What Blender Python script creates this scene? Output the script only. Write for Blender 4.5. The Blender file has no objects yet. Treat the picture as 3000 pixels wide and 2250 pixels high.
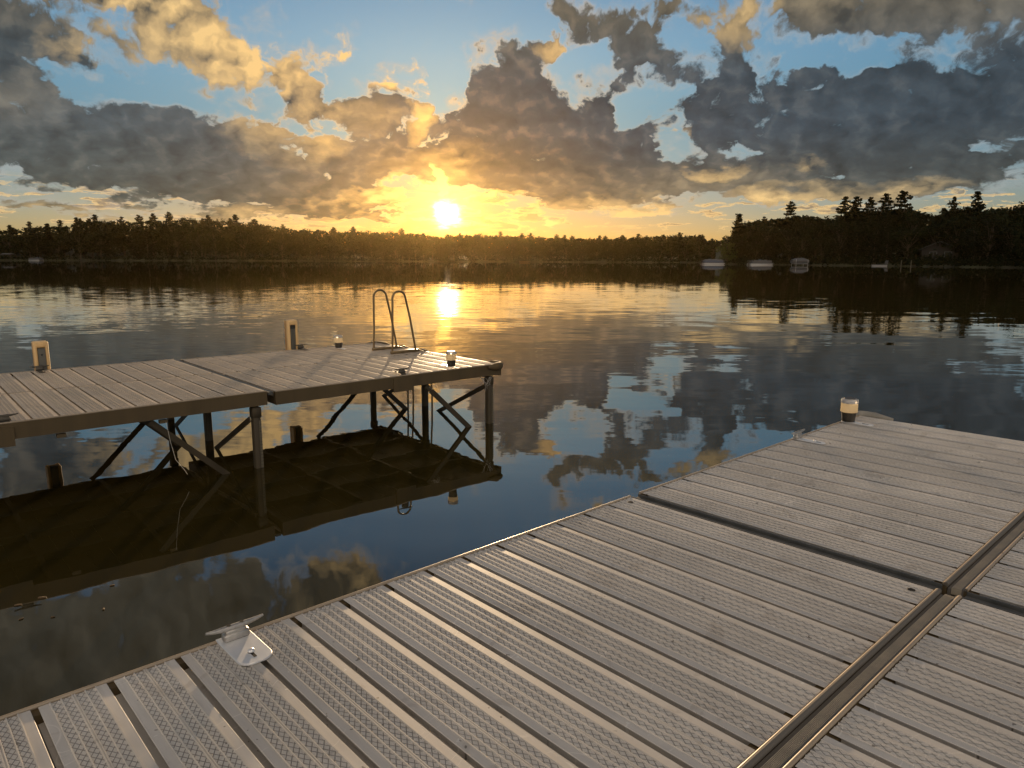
import bpy, bmesh, math, random
from mathutils import Vector, Matrix
random.seed(7)
R = math.radians
scene = bpy.context.scene
# ------------------------------------------------------------------ camera
CZ = 1.72
cam_data = bpy.data.cameras.new('camera')
cam_data.sensor_width = 36.0
cam_data.lens = 36.0*2100/3000
cam_data.clip_start = 0.05
cam_data.clip_end = 6000
cam = bpy.data.objects.new('camera', cam_data)
scene.collection.objects.link(cam)
PITCH, ROLL = R(10.0), R(0.13)
_f = Vector((0, math.cos(PITCH), -math.sin(PITCH)))
_u = Vector((0, math.sin(PITCH), math.cos(PITCH)))
_r = Vector((1, 0, 0))
_r2 = _r*math.cos(ROLL)+_u*math.sin(ROLL)
_u2 = -_r*math.sin(ROLL)+_u*math.cos(ROLL)
cam.matrix_world = Matrix(((_r2.x, _u2.x, -_f.x, 0), (_r2.y, _u2.y, -_f.y, 0), (_r2.z, _u2.z, -_f.z, CZ), (0, 0, 0, 1)))
scene.camera = cam
# ------------------------------------------------------------------ render settings
scene.render.engine = 'CYCLES'
scene.cycles.use_denoising = True
scene.cycles.max_bounces = 6
scene.cycles.sample_clamp_indirect = 6.0
scene.view_settings.view_transform = 'Standard'
scene.view_settings.look = 'None'
scene.view_settings.exposure = 0.55
scene.view_settings.gamma = 1.0
# ------------------------------------------------------------------ sun + sky
HAZE = .00003
SAZ, SEL = -5.1, 3.3
sun_dir = Vector((math.sin(R(SAZ))*math.cos(R(SEL)), math.cos(R(SAZ))*math.cos(R(SEL)), math.sin(R(SEL))))
sl = bpy.data.lights.new('sun', 'SUN')
sl.energy = 5.0
sl.angle = R(0.5)
sl.color = (1.0, 0.70, 0.40)
so = bpy.data.objects.new('sun', sl)
scene.collection.objects.link(so)
so.rotation_euler = sun_dir.to_track_quat('Z', 'Y').to_euler()

class NB:
    """small node-building helper"""
    def __init__(s, nt): s.nt = nt
    def node(s, t, **k):
        n = s.nt.nodes.new(t)
        for a, b in k.items(): setattr(n, a, b)
        return n
    def put(s, sock, v):
        if v is None: return
        if hasattr(v, 'is_output'): s.nt.links.new(v, sock)
        else: sock.default_value = v
    def m(s, op, a, b=None, c=None, clamp=False):
        n = s.node('ShaderNodeMath', operation=op, use_clamp=clamp)
        for i, v in enumerate((a, b, c)): s.put(n.inputs[i], v)
        return n.outputs[0]
    def v(s, op, a, b=None, scale=None, out=0):
        n = s.node('ShaderNodeVectorMath', operation=op)
        s.put(n.inputs[0], a); s.put(n.inputs[1], b)
        if scale is not None: s.put(n.inputs['Scale'], scale)
        return n.outputs[out]
    def smooth(s, x, lo, hi, a=0.0, b=1.0):
        n = s.node('ShaderNodeMapRange', interpolation_type='SMOOTHSTEP')
        s.put(n.inputs[0], x)
        for i, v in enumerate((lo, hi, a, b)): s.put(n.inputs[1+i], v)
        return n.outputs[0]
    def lin(s, x, lo, hi, a=0.0, b=1.0):
        n = s.node('ShaderNodeMapRange')
        s.put(n.inputs[0], x)
        for i, v in enumerate((lo, hi, a, b)): s.put(n.inputs[1+i], v)
        return n.outputs[0]
    def mix(s, f, a, b, mode='MIX'):
        n = s.node('ShaderNodeMix', data_type='RGBA', blend_type=mode)
        s.put(n.inputs[0], f)
        s.put(n.inputs[6], a if hasattr(a, 'is_output') or len(a) == 4 else (*a, 1))
        s.put(n.inputs[7], b if hasattr(b, 'is_output') or len(b) == 4 else (*b, 1))
        return n.outputs[2]
    def noise(s, vec, scale=1.0, detail=4.0, rough=0.5, dist=0.0, out=0, kind='FBM', lac=2.0):
        n = s.node('ShaderNodeTexNoise', noise_dimensions='2D')
        n.noise_type = kind
        s.put(n.inputs['Vector'], vec)
        n.inputs['Scale'].default_value = scale
        n.inputs['Detail'].default_value = detail
        n.inputs['Roughness'].default_value = rough
        n.inputs['Lacunarity'].default_value = lac
        n.inputs['Distortion'].default_value = dist
        return n.outputs[out]
    def xyz(s, x, y, z=0.0):
        n = s.node('ShaderNodeCombineXYZ')
        for i, v in enumerate((x, y, z)): s.put(n.inputs[i], v)
        return n.outputs[0]
    def sep(s, v):
        n = s.node('ShaderNodeSeparateXYZ'); s.put(n.inputs[0], v)
        return n.outputs

# cloud masses: azimuth, elevation, half width, half height, tilt (degrees), cover, sunlit share
CLOUDS = [
 (-21.0,14.2,11.5,4.4,-20,1.1,1.00), (-28.0,16.8,6.5,1.8,0,.9,.9), (-34.5,12.6,5.6,5.6,-10,1.25,.12), (-29.6,12.6,2.6,1.3,-25,.8,.9),
 (-32.0,7.2,15.0,3.9,-4,1.6,0), (-21.0,6.2,12.0,3.4,-8,1.5,0), (-15.0,5.0,6.0,1.6,-6,.9,.05), (-18.5,8.4,4.2,1.6,-22,.7,.3),
 (-15.0,10.6,2.2,1.5,0,.95,.05), (-17.6,9.4,1.4,.9,0,.8,.1), (-16.0,12.0,2.2,.9,-30,.7,.1), (-11.9,14.6,2.0,2.0,20,.8,.95), (-8.3,13.7,2.3,1.0,0,.75,1.0), (-8.3,12.5,2.4,.8,0,.75,1.0),
 (-10.2,10.7,3.4,1.9,0,1.15,.1), (-7.2,10.2,1.2,1.5,0,.6,.8), (-10.4,7.4,5.6,2.5,8,1.4,.08), (-14.6,8.2,2.2,1.3,0,.8,.4), (-4.8,7.4,3.0,1.5,0,1.0,.3),
 (.2,12.8,4.0,4.2,0,1.35,0), (2.9,15.3,1.6,1.4,0,.95,.9), (1.6,8.8,9.5,4.0,-4,1.6,0), (8.6,7.4,7.0,3.0,0,1.4,0),
 (4.4,17.0,2.4,2.0,-30,1.05,0), (7.8,15.8,3.0,1.7,-20,1.1,0), (10.3,14.4,2.3,2.3,-40,1.15,0), (11.5,17.6,3.6,1.9,0,1.1,.1), (7.6,12.4,1.8,2.8,-30,1.0,0), (5.4,13.6,1.3,1.6,-40,.8,0),
 (15.6,12.4,4.0,4.2,0,1.35,0), (19.4,9.4,9.0,3.6,0,1.5,0), (28.5,8.8,12.0,3.8,10,1.5,0), (29.0,16.0,11.0,3.2,-4,1.6,.06), (16.4,16.9,3.6,1.8,20,.9,.9), (37.0,12.0,7.0,5.0,0,1.2,0), (19.6,12.2,1.7,1.8,0,.8,0), (22.3,12.8,2.2,.9,20,.8,0), (26.5,11.8,5.0,1.8,12,1.0,0), (22.0,16.4,4.0,2.0,0,1.1,.1),
 (29.0,5.6,13.0,2.1,3,1.25,0), (16.8,5.7,6.6,1.9,0,1.1,.1), (8.2,5.4,8.0,1.7,0,1.05,.1), (1.5,5.5,8.0,1.7,0,1.15,.03),
 (6.2,3.8,5.6,1.2,4,.85,.7), (11.4,3.5,4.6,.9,4,.85,.8), (20.4,4.3,5.0,.9,0,.8,.75), (27.4,4.7,4.4,.8,0,.7,.6), (-3.0,4.45,5.0,.45,3,.8,2.0),
 (-9.0,3.2,5.5,.9,0,.85,.9), (-19.0,3.0,8.0,.7,0,.85,.5), (-31.8,3.1,8.0,.8,-3,.9,.5), (-9.4,4.8,4.6,.8,10,.8,.9), (1.8,2.7,4.0,.5,-3,.7,1.2), (-5.7,5.3,.8,1.5,-8,.9,2.2), (-14.5,3.9,4.0,.7,0,.7,.5), (-7.6,6.3,3.2,.9,0,1.0,.12),
 # breaks between the masses
 (12.3,7.6,1.7,1.7,-20,-0.68,0), (22.5,5.5,4.2,.9,8,-0.75,0), (27.6,10.6,2.4,.9,15,-0.68,0), (9.0,10.2,1.3,2.4,-30,-0.61,0), (31.5,6.9,4.0,.6,5,-0.48,0), (17.3,7.6,2.6,.7,10,-0.48,0), (21.0,13.6,2.6,.9,15,-0.54,0), (13.4,9.6,.9,1.6,-20,-0.48,0), (-17.0,7.6,1.8,.6,-20,-0.41,0), (5.4,6.4,2.2,.5,0,-0.34,0), (15.0,6.3,2.0,.6,0,0,.8), (21.5,6.3,1.6,.6,0,0,.6), (12.8,8.8,1.0,.6,0,0,.6),
 # above and behind the view
 (-13.5,25.0,5.0,4.0,20,.95,.8), (-31.0,30.0,22.0,11.5,0,2.0,.0), (8.5,20.5,7.0,2.0,8,.85,.55), (-48.0,20.0,12.0,7.0,0,1.2,.1), (4.0,27.0,9.0,4.0,10,.9,.2), (30.0,24.0,16.0,5.0,0,1.3,.0), (-62.0,10.0,20.0,9.0,0,1.3,.1),
 (64.0,10.0,20.0,9.0,0,1.3,.0), (20.0,42.0,20.0,9.0,0,1.0,.4),
]

world = bpy.data.worlds.new('World')
scene.world = world
world.use_nodes = True
wt = world.node_tree
wt.nodes.clear()
W = NB(wt)
tc = W.node('ShaderNodeTexCoord')
d = W.sep(tc.outputs['Generated'])
DEG = 180/math.pi
az = W.m('MULTIPLY', W.m('ARCTAN2', d[0], d[1]), DEG)
el = W.m('MULTIPLY', W.m('ARCSINE', d[2]), DEG)
elp = W.m('MAXIMUM', el, -1.5)
# angle from the sun
sd = W.v('DOT_PRODUCT', tc.outputs['Generated'], tuple(sun_dir), out=1)
sang = W.m('MULTIPLY', W.m('ARCCOSINE', W.m('MINIMUM', sd, 0.999999)), DEG)
# air: physical sky
sky = W.node('ShaderNodeTexSky')
sky.sky_type = 'NISHITA'
sky.sun_disc = False
sky.sun_elevation = R(SEL)
sky.sun_rotation = R(SAZ)
sky.air_density = 1.0
sky.dust_density = 0.3
sky.ozone_density = 1.5
SKY_STRENGTH = 0.075
air = W.v('SCALE', sky.outputs[0], scale=SKY_STRENGTH)
air = W.v('MULTIPLY', air, W.mix(W.m('MULTIPLY', W.smooth(elp, 9.0, 16.0, 0, .5), W.smooth(elp, 18.0, 27.0, 1.0, 0.0)), (1, 1, 1), (1.9, 1.75, 1.6)))
air = W.v('SCALE', air, scale=W.smooth(elp, 20.0, 34.0, 1.0, .62))
air = W.v('MULTIPLY', air, W.mix(W.smooth(elp, 1.0, 12.0), W.mix(W.m('POWER', 2.718, W.m('MULTIPLY', sang, -1/14.0)), (.80, .95, 1.75), (.30, .155, .06)), (.66, 1.06, 1.52)))
# cloud domain: flattened towards the horizon
elq = W.m('MULTIPLY', W.m('LOGARITHM', W.m('ADD', elp, 5.0), math.e), 21.0)
Q = W.xyz(az, elq, 0.0)
warp = W.v('SUBTRACT', W.noise(Q, 0.22, 3, .55, out=1), (.5, .5, .5))
warp2 = W.v('SUBTRACT', W.noise(Q, 0.9, 3, .6, out=1), (.5, .5, .5))
P0 = W.xyz(az, elp, 0.0)
P = W.v('ADD', P0, W.v('MULTIPLY', warp, (4.2, 2.6, 0)))
P = W.v('ADD', P, W.v('MULTIPLY', warp2, (1.3, .8, 0)))
cover = None
lit = None
for (a, e, rx, ry, rot, w, g) in CLOUDS:
    mp = W.node('ShaderNodeMapping', vector_type='TEXTURE')
    W.put(mp.inputs[0], P)
    mp.inputs['Location'].default_value = (a, e, 0)
    mp.inputs['Rotation'].default_value = (0, 0, R(rot))
    mp.inputs['Scale'].default_value = (rx*1.12, ry*1.12, 1)
    gr = W.node('ShaderNodeTexGradient', gradient_type='SPHERICAL')
    W.put(gr.inputs[0], mp.outputs[0])
    b = gr.outputs[1]
    cover = W.m('MULTIPLY', b, w) if cover is None else W.m('MULTIPLY_ADD', b, w, cover)
    if g:
        lit = W.m('MULTIPLY', b, g) if lit is None else W.m('MULTIPLY_ADD', b, g, lit)
# a loose scatter of clouds over the rest of the sky, away from the view
back = W.smooth(W.m('ABSOLUTE', az), 45, 90)
cover = W.m('MULTIPLY_ADD', back, W.lin(W.noise(Q, .05, 2, .5), .35, .7, 0, .9), cover)
cover = W.m('MAXIMUM', W.m('MINIMUM', cover, 1.0), -.3)
# heaped structure: broad billows plus fine ragged edges
Qv = W.v('ADD', Q, W.v('MULTIPLY', warp, (2.0, 1.5, 0)))
def billow(vec, detail):
    vo = W.node('ShaderNodeTexVoronoi', feature='F1', voronoi_dimensions='2D')
    W.put(vo.inputs['Vector'], vec)
    vo.inputs['Scale'].default_value = .5
    vo.inputs['Detail'].default_value = detail
    vo.inputs['Roughness'].default_value = .5
    return W.m('SUBTRACT', W.noise(vec, .20, detail+1, .5), W.m('MULTIPLY', vo.outputs[0], .46))
Qb = W.v('ADD', Qv, W.v('SCALE', warp2, scale=.9))
b1 = billow(Qb, 3.0)
sq = Vector((SAZ, 21.0*math.log(SEL+5.0), 0))
tos = W.v('NORMALIZE', W.v('SUBTRACT', tuple(sq), Q))
b2 = billow(W.v('ADD', Qb, W.v('SCALE', tos, scale=.8)), 1.0)
fine = W.noise(Qv, .6, 8.0, .64, dist=.35)
strata = W.noise(W.v('MULTIPLY', Qv, (.45, 1.5, 1)), .11, 3.0, .45)
dens = W.m('MULTIPLY_ADD', cover, 1.35, W.m('MULTIPLY', W.m('SUBTRACT', b1, .19), 1.25))
dens = W.m('MULTIPLY_ADD', W.m('SUBTRACT', fine, .5), 1.12, dens)
gap = W.noise(W.v('MULTIPLY', Qv, (.8, 1.2, 1)), .13, 3.0, .55)
dens = W.m('MULTIPLY_ADD', W.m('SUBTRACT', gap, .5), W.smooth(cover, .7, 1.0, 1.25, .7), dens)
dens = W.m('ADD', dens, W.smooth(cover, .85, 1.0, 0.0, .17))
dens = W.m('SUBTRACT', dens, .66)
alpha = W.smooth(dens, -.03, .36)
thick = W.smooth(dens, .02, .27)
relief = W.m('SUBTRACT', b1, b2)
relief = W.m('MULTIPLY_ADD', W.m('SUBTRACT', fine, .5), .22, relief)
near_sun = W.m('POWER', 2.718, W.m('MULTIPLY', sang, -1/11.0))
near_mid = W.m('POWER', 2.718, W.m('MULTIPLY', sang, -1/4.4))
nearer = W.m('POWER', 2.718, W.m('MULTIPLY', sang, -1/4.0))
# light through thin cloud and on faces turned to the sun
thin = W.m('SUBTRACT', 1.0, thick)
light = W.m('MULTIPLY', thin, W.lin(near_sun, .12, .5, .05, 1.7))
light = W.m('ADD', light, W.m('MULTIPLY', relief, W.lin(near_sun, 0, .6, .05, .4)), clamp=True)
litn = W.m('MULTIPLY', lit, W.m('MULTIPLY_ADD', W.m('SUBTRACT', strata, .5), 4.0, W.m('MULTIPLY_ADD', relief, 1.6, .95)))
light = W.m('ADD', light, W.m('MAXIMUM', litn, 0.0), clamp=True)
gold = W.mix(nearer, W.mix(near_sun, (.66, .47, .22), (1.0, .52, .13)), (3.0, 1.45, .30))
side = W.lin(az, -12, 14, 0, 1)
hi = W.lin(elp, 13, 17, 0, .8)
greyL = W.mix(W.lin(elp, 3, 9), (.074, .086, .076), (.068, .086, .096))
greyR = W.mix(W.lin(elp, 3, 9), (.080, .088, .078), (.046, .064, .080))
grey = W.mix(side, greyL, greyR)
grey = W.mix(hi, grey, (.115, .104, .080))
grey = W.mix(W.m('MULTIPLY', near_mid, 1.0, clamp=True), grey, (.34, .165, .05))
grey = W.v('SCALE', grey, scale=W.lin(strata, .3, .7, .84, 1.20))
grey = W.v('SCALE', grey, scale=W.m('MULTIPLY_ADD', relief, .75, 1.0))
grey = W.mix(W.m('MULTIPLY', thin, .4), grey, (.15, .17, .19))
cloud = W.mix(light, grey, gold)
# unseen eastern clouds lit face on, brightened as added fill for the docks
east = W.smooth(W.m('ABSOLUTE', az), 70, 130)
cloud = W.mix(W.m('MULTIPLY', east, .85), cloud, (2.4, 1.95, 1.5))
# glow of thin high cloud round the sun, added to the clear air
glow = W.m('ADD', W.m('MULTIPLY', near_mid, .14), W.m('MULTIPLY', W.m('POWER', 2.718, W.m('MULTIPLY', sang, -1/1.8)), .8))
air = W.v('ADD', air, W.v('SCALE', (1.0, .46, .075), scale=glow))
# low broken streaks along the horizon
lowQ = W.v('ADD', W.xyz(W.m('MULTIPLY', az, .30), W.m('MULTIPLY', elp, 1.9)), W.v('SCALE', warp2, scale=.5))
lown = W.noise(lowQ, 1.0, 6.0, .6, dist=.4)
band = W.m('MULTIPLY', W.smooth(elp, 1.2, 2.6), W.smooth(elp, 4.0, 5.6, 1.0, 0.0))
lowd = W.m('SUBTRACT', lown, W.lin(W.noise(W.xyz(az, elp), .10, 2.0, .5), .35, .65, .60, .46))
lowa = W.m('MULTIPLY', W.smooth(lowd, 0.0, .07), band)
lowc = W.mix(W.smooth(lowd, .03, .16), gold, W.mix(W.m('MULTIPLY', near_sun, 1.2, clamp=True), (.16, .155, .13), (.75, .40, .10)))
air = W.mix(lowa, air, lowc)
# feathery veil trailing off the cloud edges
veil = W.m('MULTIPLY', W.smooth(dens, -.42, .06), W.lin(W.noise(W.v('MULTIPLY', Qv, (.7, 1.3, 1)), .35, 6.0, .6, dist=.5), .40, .66, 0.0, .48))
veilc = W.mix(W.m('MULTIPLY', near_sun, 1.1, clamp=True), (.30, .33, .34), (.95, .55, .18))
air = W.mix(W.m('MULTIPLY', veil, 1.0, clamp=True), air, veilc)
col = W.mix(alpha, air, cloud)
# the sun itself, burning through its veil
sw = W.v('LENGTH', W.v('ADD', W.xyz(W.m('SUBTRACT', az, SAZ), W.m('SUBTRACT', el, SEL)), W.v('SCALE', W.v('ADD', warp, warp2), scale=1.1)), out=1)
sw = W.m('MINIMUM', sw, W.m('MULTIPLY', sang, 1.2))
disc = W.m('POWER', 2.718, W.m('MULTIPLY', W.m('POWER', sw, 2.0), -1/.34))
halo = W.m('POWER', 2.718, W.m('MULTIPLY', W.m('POWER', sang, 2.0), -1/4.0))
col = W.v('ADD', col, W.v('SCALE', (1.0, .62, .16), scale=W.m('MULTIPLY', halo, .9)))
col = W.v('ADD', col, W.v('SCALE', (1.0, .82, .5), scale=W.m('MULTIPLY', disc, 14.0)))
bg = W.node('ShaderNodeBackground')
W.put(bg.inputs[0], col)
bg.inputs[1].default_value = 0.86
wo = W.node('ShaderNodeOutputWorld')
wt.links.new(bg.outputs[0], wo.inputs[0])
world.cycles.sampling_method = 'MANUAL'
world.cycles.sample_map_resolution = 1024

# ================================================================== helpers
C = scene.collection
class MB:
    """collects shapes; build() links them as one mesh object"""
    def __init__(s): s.v = []; s.f = []; s.sm = []; s.mi = []
    def raw(s, vs, fs, smooth=False, mi=0):
        n = len(s.v); s.v += [tuple(p) for p in vs]
        for f in fs: s.f.append(tuple(i+n for i in f)); s.sm.append(smooth); s.mi.append(mi)
    def box(s, x0, x1, y0, y1, z0, z1, mi=0, mat=None):
        vs = [Vector((x, y, z)) for z in (z0, z1) for y in (y0, y1) for x in (x0, x1)]
        if mat: vs = [mat @ p for p in vs]
        s.raw(vs, [(0, 2, 3, 1), (4, 5, 7, 6), (0, 1, 5, 4), (2, 6, 7, 3), (0, 4, 6, 2), (1, 3, 7, 5)], mi=mi)
    def rbox(s, x0, x1, y0, y1, z0, z1, b, seg=2, mi=0, mat=None):
        bm = bmesh.new()
        bmesh.ops.create_cube(bm, size=1.0)
        for p in bm.verts: p.co = Vector(((x0+x1)/2+p.co.x*(x1-x0), (y0+y1)/2+p.co.y*(y1-y0), (z0+z1)/2+p.co.z*(z1-z0)))
        bmesh.ops.bevel(bm, geom=list(bm.edges), offset=b, segments=seg, profile=.5, affect='EDGES')
        bm.verts.index_update()
        vs = [p.co.copy() for p in bm.verts]
        if mat: vs = [mat @ p for p in vs]
        s.raw(vs, [[q.index for q in f.verts] for f in bm.faces], smooth=True, mi=mi)
        bm.free()
    def bar(s, a, b, w, h, up=(0, 0, 1), mi=0):
        a = Vector(a); b = Vector(b); d_ = (b-a).normalized(); up = Vector(up)
        x = d_.cross(up)
        if x.length < 1e-4: x = d_.cross(Vector((1, 0, 0)))
        x.normalize(); y = x.cross(d_)
        vs = [p+x*i*w/2+y*j*h/2 for p in (a, b) for i, j in ((-1, -1), (1, -1), (1, 1), (-1, 1))]
        s.raw(vs, [(0, 3, 2, 1), (4, 5, 6, 7), (0, 1, 5, 4), (1, 2, 6, 5), (2, 3, 7, 6), (3, 0, 4, 7)], mi=mi)
    def tube(s, pts, rad, seg=8, mi=0, squash=1.0):
        pts = [Vector(p) for p in pts]; n = len(pts)
        rad = rad if isinstance(rad, (list, tuple)) else [rad]*n
        vs = []; ref = None
        for i, p in enumerate(pts):
            t = (pts[min(i+1, n-1)]-pts[max(i-1, 0)]).normalized()
            if ref is None:
                ref = t.cross(Vector((0, 0, 1)))
                if ref.length < .05: ref = t.cross(Vector((1, 0, 0)))
            x = (ref-t*ref.dot(t)).normalized(); ref = x; y = t.cross(x)
            for k in range(seg):
                a = 2*math.pi*k/seg
                vs.append(p+x*math.cos(a)*rad[i]+y*math.sin(a)*rad[i]*squash)
        fs = [(i*seg+k, i*seg+(k+1) % seg, (i+1)*seg+(k+1) % seg, (i+1)*seg+k) for i in range(n-1) for k in range(seg)]
        s.raw(vs, fs, smooth=True, mi=mi)
        s.raw(vs[:seg], [tuple(range(seg))[::-1]], mi=mi); s.raw(vs[-seg:], [tuple(range(seg))], mi=mi)
    def lathe(s, prof, seg=24, mi=0, c=(0, 0, 0), ripple=0.0, caps=True):
        vs = []
        for r_, z in prof:
            for k in range(seg):
                a = 2*math.pi*k/seg; q = r_*(1+ripple*(1 if k % 2 else -1))
                vs.append((c[0]+q*math.cos(a), c[1]+q*math.sin(a), c[2]+z))
        n = len(prof)
        s.raw(vs, [(i*seg+k, i*seg+(k+1) % seg, (i+1)*seg+(k+1) % seg, (i+1)*seg+k) for i in range(n-1) for k in range(seg)], smooth=not ripple, mi=mi)
        if caps:
            s.raw(vs[:seg], [tuple(range(seg))[::-1]], mi=mi); s.raw(vs[-seg:], [tuple(range(seg))], mi=mi)
    def build(s, name, mats, parent=None):
        me = bpy.data.meshes.new(name)
        me.from_pydata(s.v, [], s.f)
        for m_ in (mats if isinstance(mats, (list, tuple)) else [mats]): me.materials.append(m_)
        me.polygons.foreach_set('use_smooth', s.sm)
        me.polygons.foreach_set('material_index', s.mi)
        me.update()
        o = bpy.data.objects.new(name, me); C.objects.link(o)
        if parent: o.parent = parent
        return o
def tag(o, label=None, cat=None, group=None, kind=None):
    for k, v in (('label', label), ('category', cat), ('group', group), ('kind', kind)):
        if v: o[k] = v
    return o
def empty(name, loc=(0, 0, 0), rz=0.0):
    o = bpy.data.objects.new(name, None); C.objects.link(o)
    o.empty_display_size = .1; o.location = loc; o.rotation_euler = (0, 0, rz)
    return o
def dup(root, loc, rz=0.0, scale=None):
    r = root.copy(); C.objects.link(r); r.location = loc; r.rotation_euler = (0, 0, rz)
    if scale is not None: r.scale = scale
    for ch in list(root.children):
        c = ch.copy(); C.objects.link(c); c.parent = r
        for g in ch.children:
            q = g.copy(); C.objects.link(q); q.parent = c
    return r

# ================================================================== materials
def mat(name, col, rough=.5, metal=0.0, spec=.5, var=0.0, vscale=8.0, **kw):
    m_ = bpy.data.materials.new(name); m_.use_nodes = True
    B = NB(m_.node_tree); p = m_.node_tree.nodes['Principled BSDF']
    p.inputs['Base Color'].default_value = (*col, 1)
    p.inputs['Roughness'].default_value = rough
    p.inputs['Metallic'].default_value = metal
    p.inputs['Specular IOR Level'].default_value = spec
    if var:
        t = B.node('ShaderNodeTexCoord')
        n = B.noise(t.outputs['Object'], vscale, 5, .6)
        B.put(p.inputs['Base Color'], B.mix(B.lin(n, .3, .7), tuple(c*(1-var) for c in col), tuple(c*(1+var) for c in col)))
        B.put(p.inputs['Roughness'], B.lin(n, .3, .7, rough*.8, min(1, rough*1.2)))
    return m_
def deck_mat(name, col, tread):
    m_ = bpy.data.materials.new(name); m_.use_nodes = True
    B = NB(m_.node_tree); p = m_.node_tree.nodes['Principled BSDF']
    t = B.node('ShaderNodeTexCoord'); o = t.outputs['Object']
    x, y, z = B.sep(o)
    oi = B.node('ShaderNodeObjectInfo')
    seed = B.m('MULTIPLY', oi.outputs['Random'], 37.0)
    q = B.v('ADD', o, B.xyz(seed, seed, 0.0))
    big = B.noise(q, 1.6, 5, .62)
    grain = B.noise(B.v('MULTIPLY', q, (70, 7, 1)), 1.0, 4, .6)
    c = B.mix(B.lin(big, .3, .7), tuple(k*.84 for k in col), tuple(k*1.10 for k in col))
    c = B.mix(B.lin(grain, .35, .65, 0, .30), c, tuple(k*.76 for k in col))
    # each plank has weathered to a shade of its own
    pl = B.node('ShaderNodeTexWhiteNoise', noise_dimensions='1D')
    B.put(pl.inputs['W'], B.m('ADD', B.m('FLOOR', B.m('DIVIDE', x, .1615)), seed))
    c = B.mix(B.m('MULTIPLY', pl.outputs[0], .30), c, tuple(k*f for k, f in zip(col, (.62, .60, .58))))
    # dried splashes, droppings and scuffs
    st = B.noise(q, 5.5, 4, .7, dist=.6)
    c = B.mix(B.smooth(st, .58, .66, 0, .22), c, (.24, .19, .14))
    dr = B.noise(q, 33, 2, .5)
    c = B.mix(B.smooth(dr, .765, .79, 0, .7), c, (.07, .055, .04))
    wh = B.noise(B.v('ADD', q, (9.3, 4.1, 0)), 27, 3, .6)
    c = B.mix(B.smooth(wh, .735, .76, 0, .6), c, (.80, .78, .74))
    sc = B.noise(B.v('MULTIPLY', B.v('ADD', q, B.v('SCALE', B.noise(q, 2.0, 2, .5, out=1), scale=.6)), (4, 90, 1)), 1.0, 2, .5)
    c = B.mix(B.smooth(sc, .70, .74, 0, .35), c, tuple(k*1.35 for k in col))
    if tread:
        lines = None
        for a_ in (58, -58):
            w_ = B.m('ADD', B.m('MULTIPLY', x, math.sin(R(a_))), B.m('MULTIPLY', y, math.cos(R(a_))))
            fr = B.m('PINGPONG', w_, .0064)
            g = B.smooth(fr, .0003, .0015, 1.0, 0.0)
            lines = g if lines is None else B.m('MAXIMUM', lines, g)
        c = B.mix(B.m('MULTIPLY', lines, B.lin(big, .3, .7, .88, .62)), c, (.12, .105, .085))
        bp = B.node('ShaderNodeBump'); bp.invert = True
        bp.inputs['Strength'].default_value = .8; bp.inputs['Distance'].default_value = .0014
        B.put(bp.inputs['Height'], lines)
        B.put(p.inputs['Normal'], bp.outputs[0])
    B.put(p.inputs['Base Color'], c)
    B.put(p.inputs['Roughness'], B.lin(big, .3, .7, .46, .62))
    p.inputs['Specular IOR Level'].default_value = .4
    return m_
M = {}
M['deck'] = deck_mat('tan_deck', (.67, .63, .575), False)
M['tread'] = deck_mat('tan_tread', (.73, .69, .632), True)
M['deck_suntint'] = deck_mat('sun_tinted_deck', (.66, .555, .43), False)  # golden sunlight on the left dock is put into this deck colour
M['tread_suntint'] = deck_mat('sun_tinted_tread', (.68, .575, .45), True)  # tread to match, with the same sun gold in its colour
M['rail'] = mat('veil_brown_rail', (.105, .072, .032), .6, var=.18, vscale=6)  # brown veil of the low sun painted into the rail colour
M['rim'] = mat('tan_rim', (.40, .32, .23), .32, var=.1)
M['leg'] = mat('dark_bronze_leg', (.055, .040, .020), .65, var=.2)
M['joint'] = mat('grey_joint', (.085, .085, .078), .55, var=.2, vscale=15)
M['bead'] = mat('grey_brown_bead', (.16, .145, .125), .6, spec=.3)
M['castshade'] = mat('silhouette_dark_cast', (.10, .088, .07), .5, metal=.4, var=.2, vscale=40)  # darkened cast metal paints the backlit silhouette of the left dock cleats
M['strip'] = mat('ribbed_tan_strip', (.46, .39, .29), .5, var=.15, vscale=20)
M['dark'] = mat('dark_hole', (.012, .010, .008), .8)  # for flat discs and bars that paint the shade inside holes
M['plate'] = mat('satin_aluminium', (.86, .86, .86), .36, metal=.45, var=.04, vscale=9)
M['cast'] = mat('cast_aluminium', (.50, .48, .45), .45, metal=.75, var=.15, vscale=40)
M['steel'] = mat('ladder_tube', (.24, .17, .09), .35, metal=.6, var=.15, vscale=12)
M['cushion'] = mat('tan_vinyl', (.80, .53, .24), .5, var=.14, vscale=14)
M['insert'] = mat('grey_insert', (.14, .135, .115), .5, var=.2)
M['black'] = mat('black_plastic', (.025, .022, .018), .45)
M['body'] = mat('light_body', (.045, .038, .028), .4, var=.3, vscale=40)
M['tape'] = mat('pale_scale', (.14, .12, .08), .6, var=.15, vscale=50)
M['bumper'] = mat('grey_rubber', (.30, .28, .24), .55, var=.15)
M['thread'] = mat('pale_thread', (.7, .66, .58), .4)
M['white'] = mat('white_hull', (.10, .10, .10), .4)  # white darkened in colour to the dimness of its shaded side
M['blue'] = mat('blue_panel', (.10, .12, .16), .4)
M['wallwood'] = mat('brown_siding', (.03, .024, .017), .8, var=.25)
M['roof'] = mat('dark_roof', (.05, .047, .045), .8, var=.2)
M['glass'] = mat('dark_glass', (.02, .022, .025), .08)
M['bark'] = mat('bark', (.09, .065, .045), .85, var=.3, vscale=3)
M['deadleaf'] = mat('brown_leaf', (.13, .08, .035), .6, var=.3, vscale=40)
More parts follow.
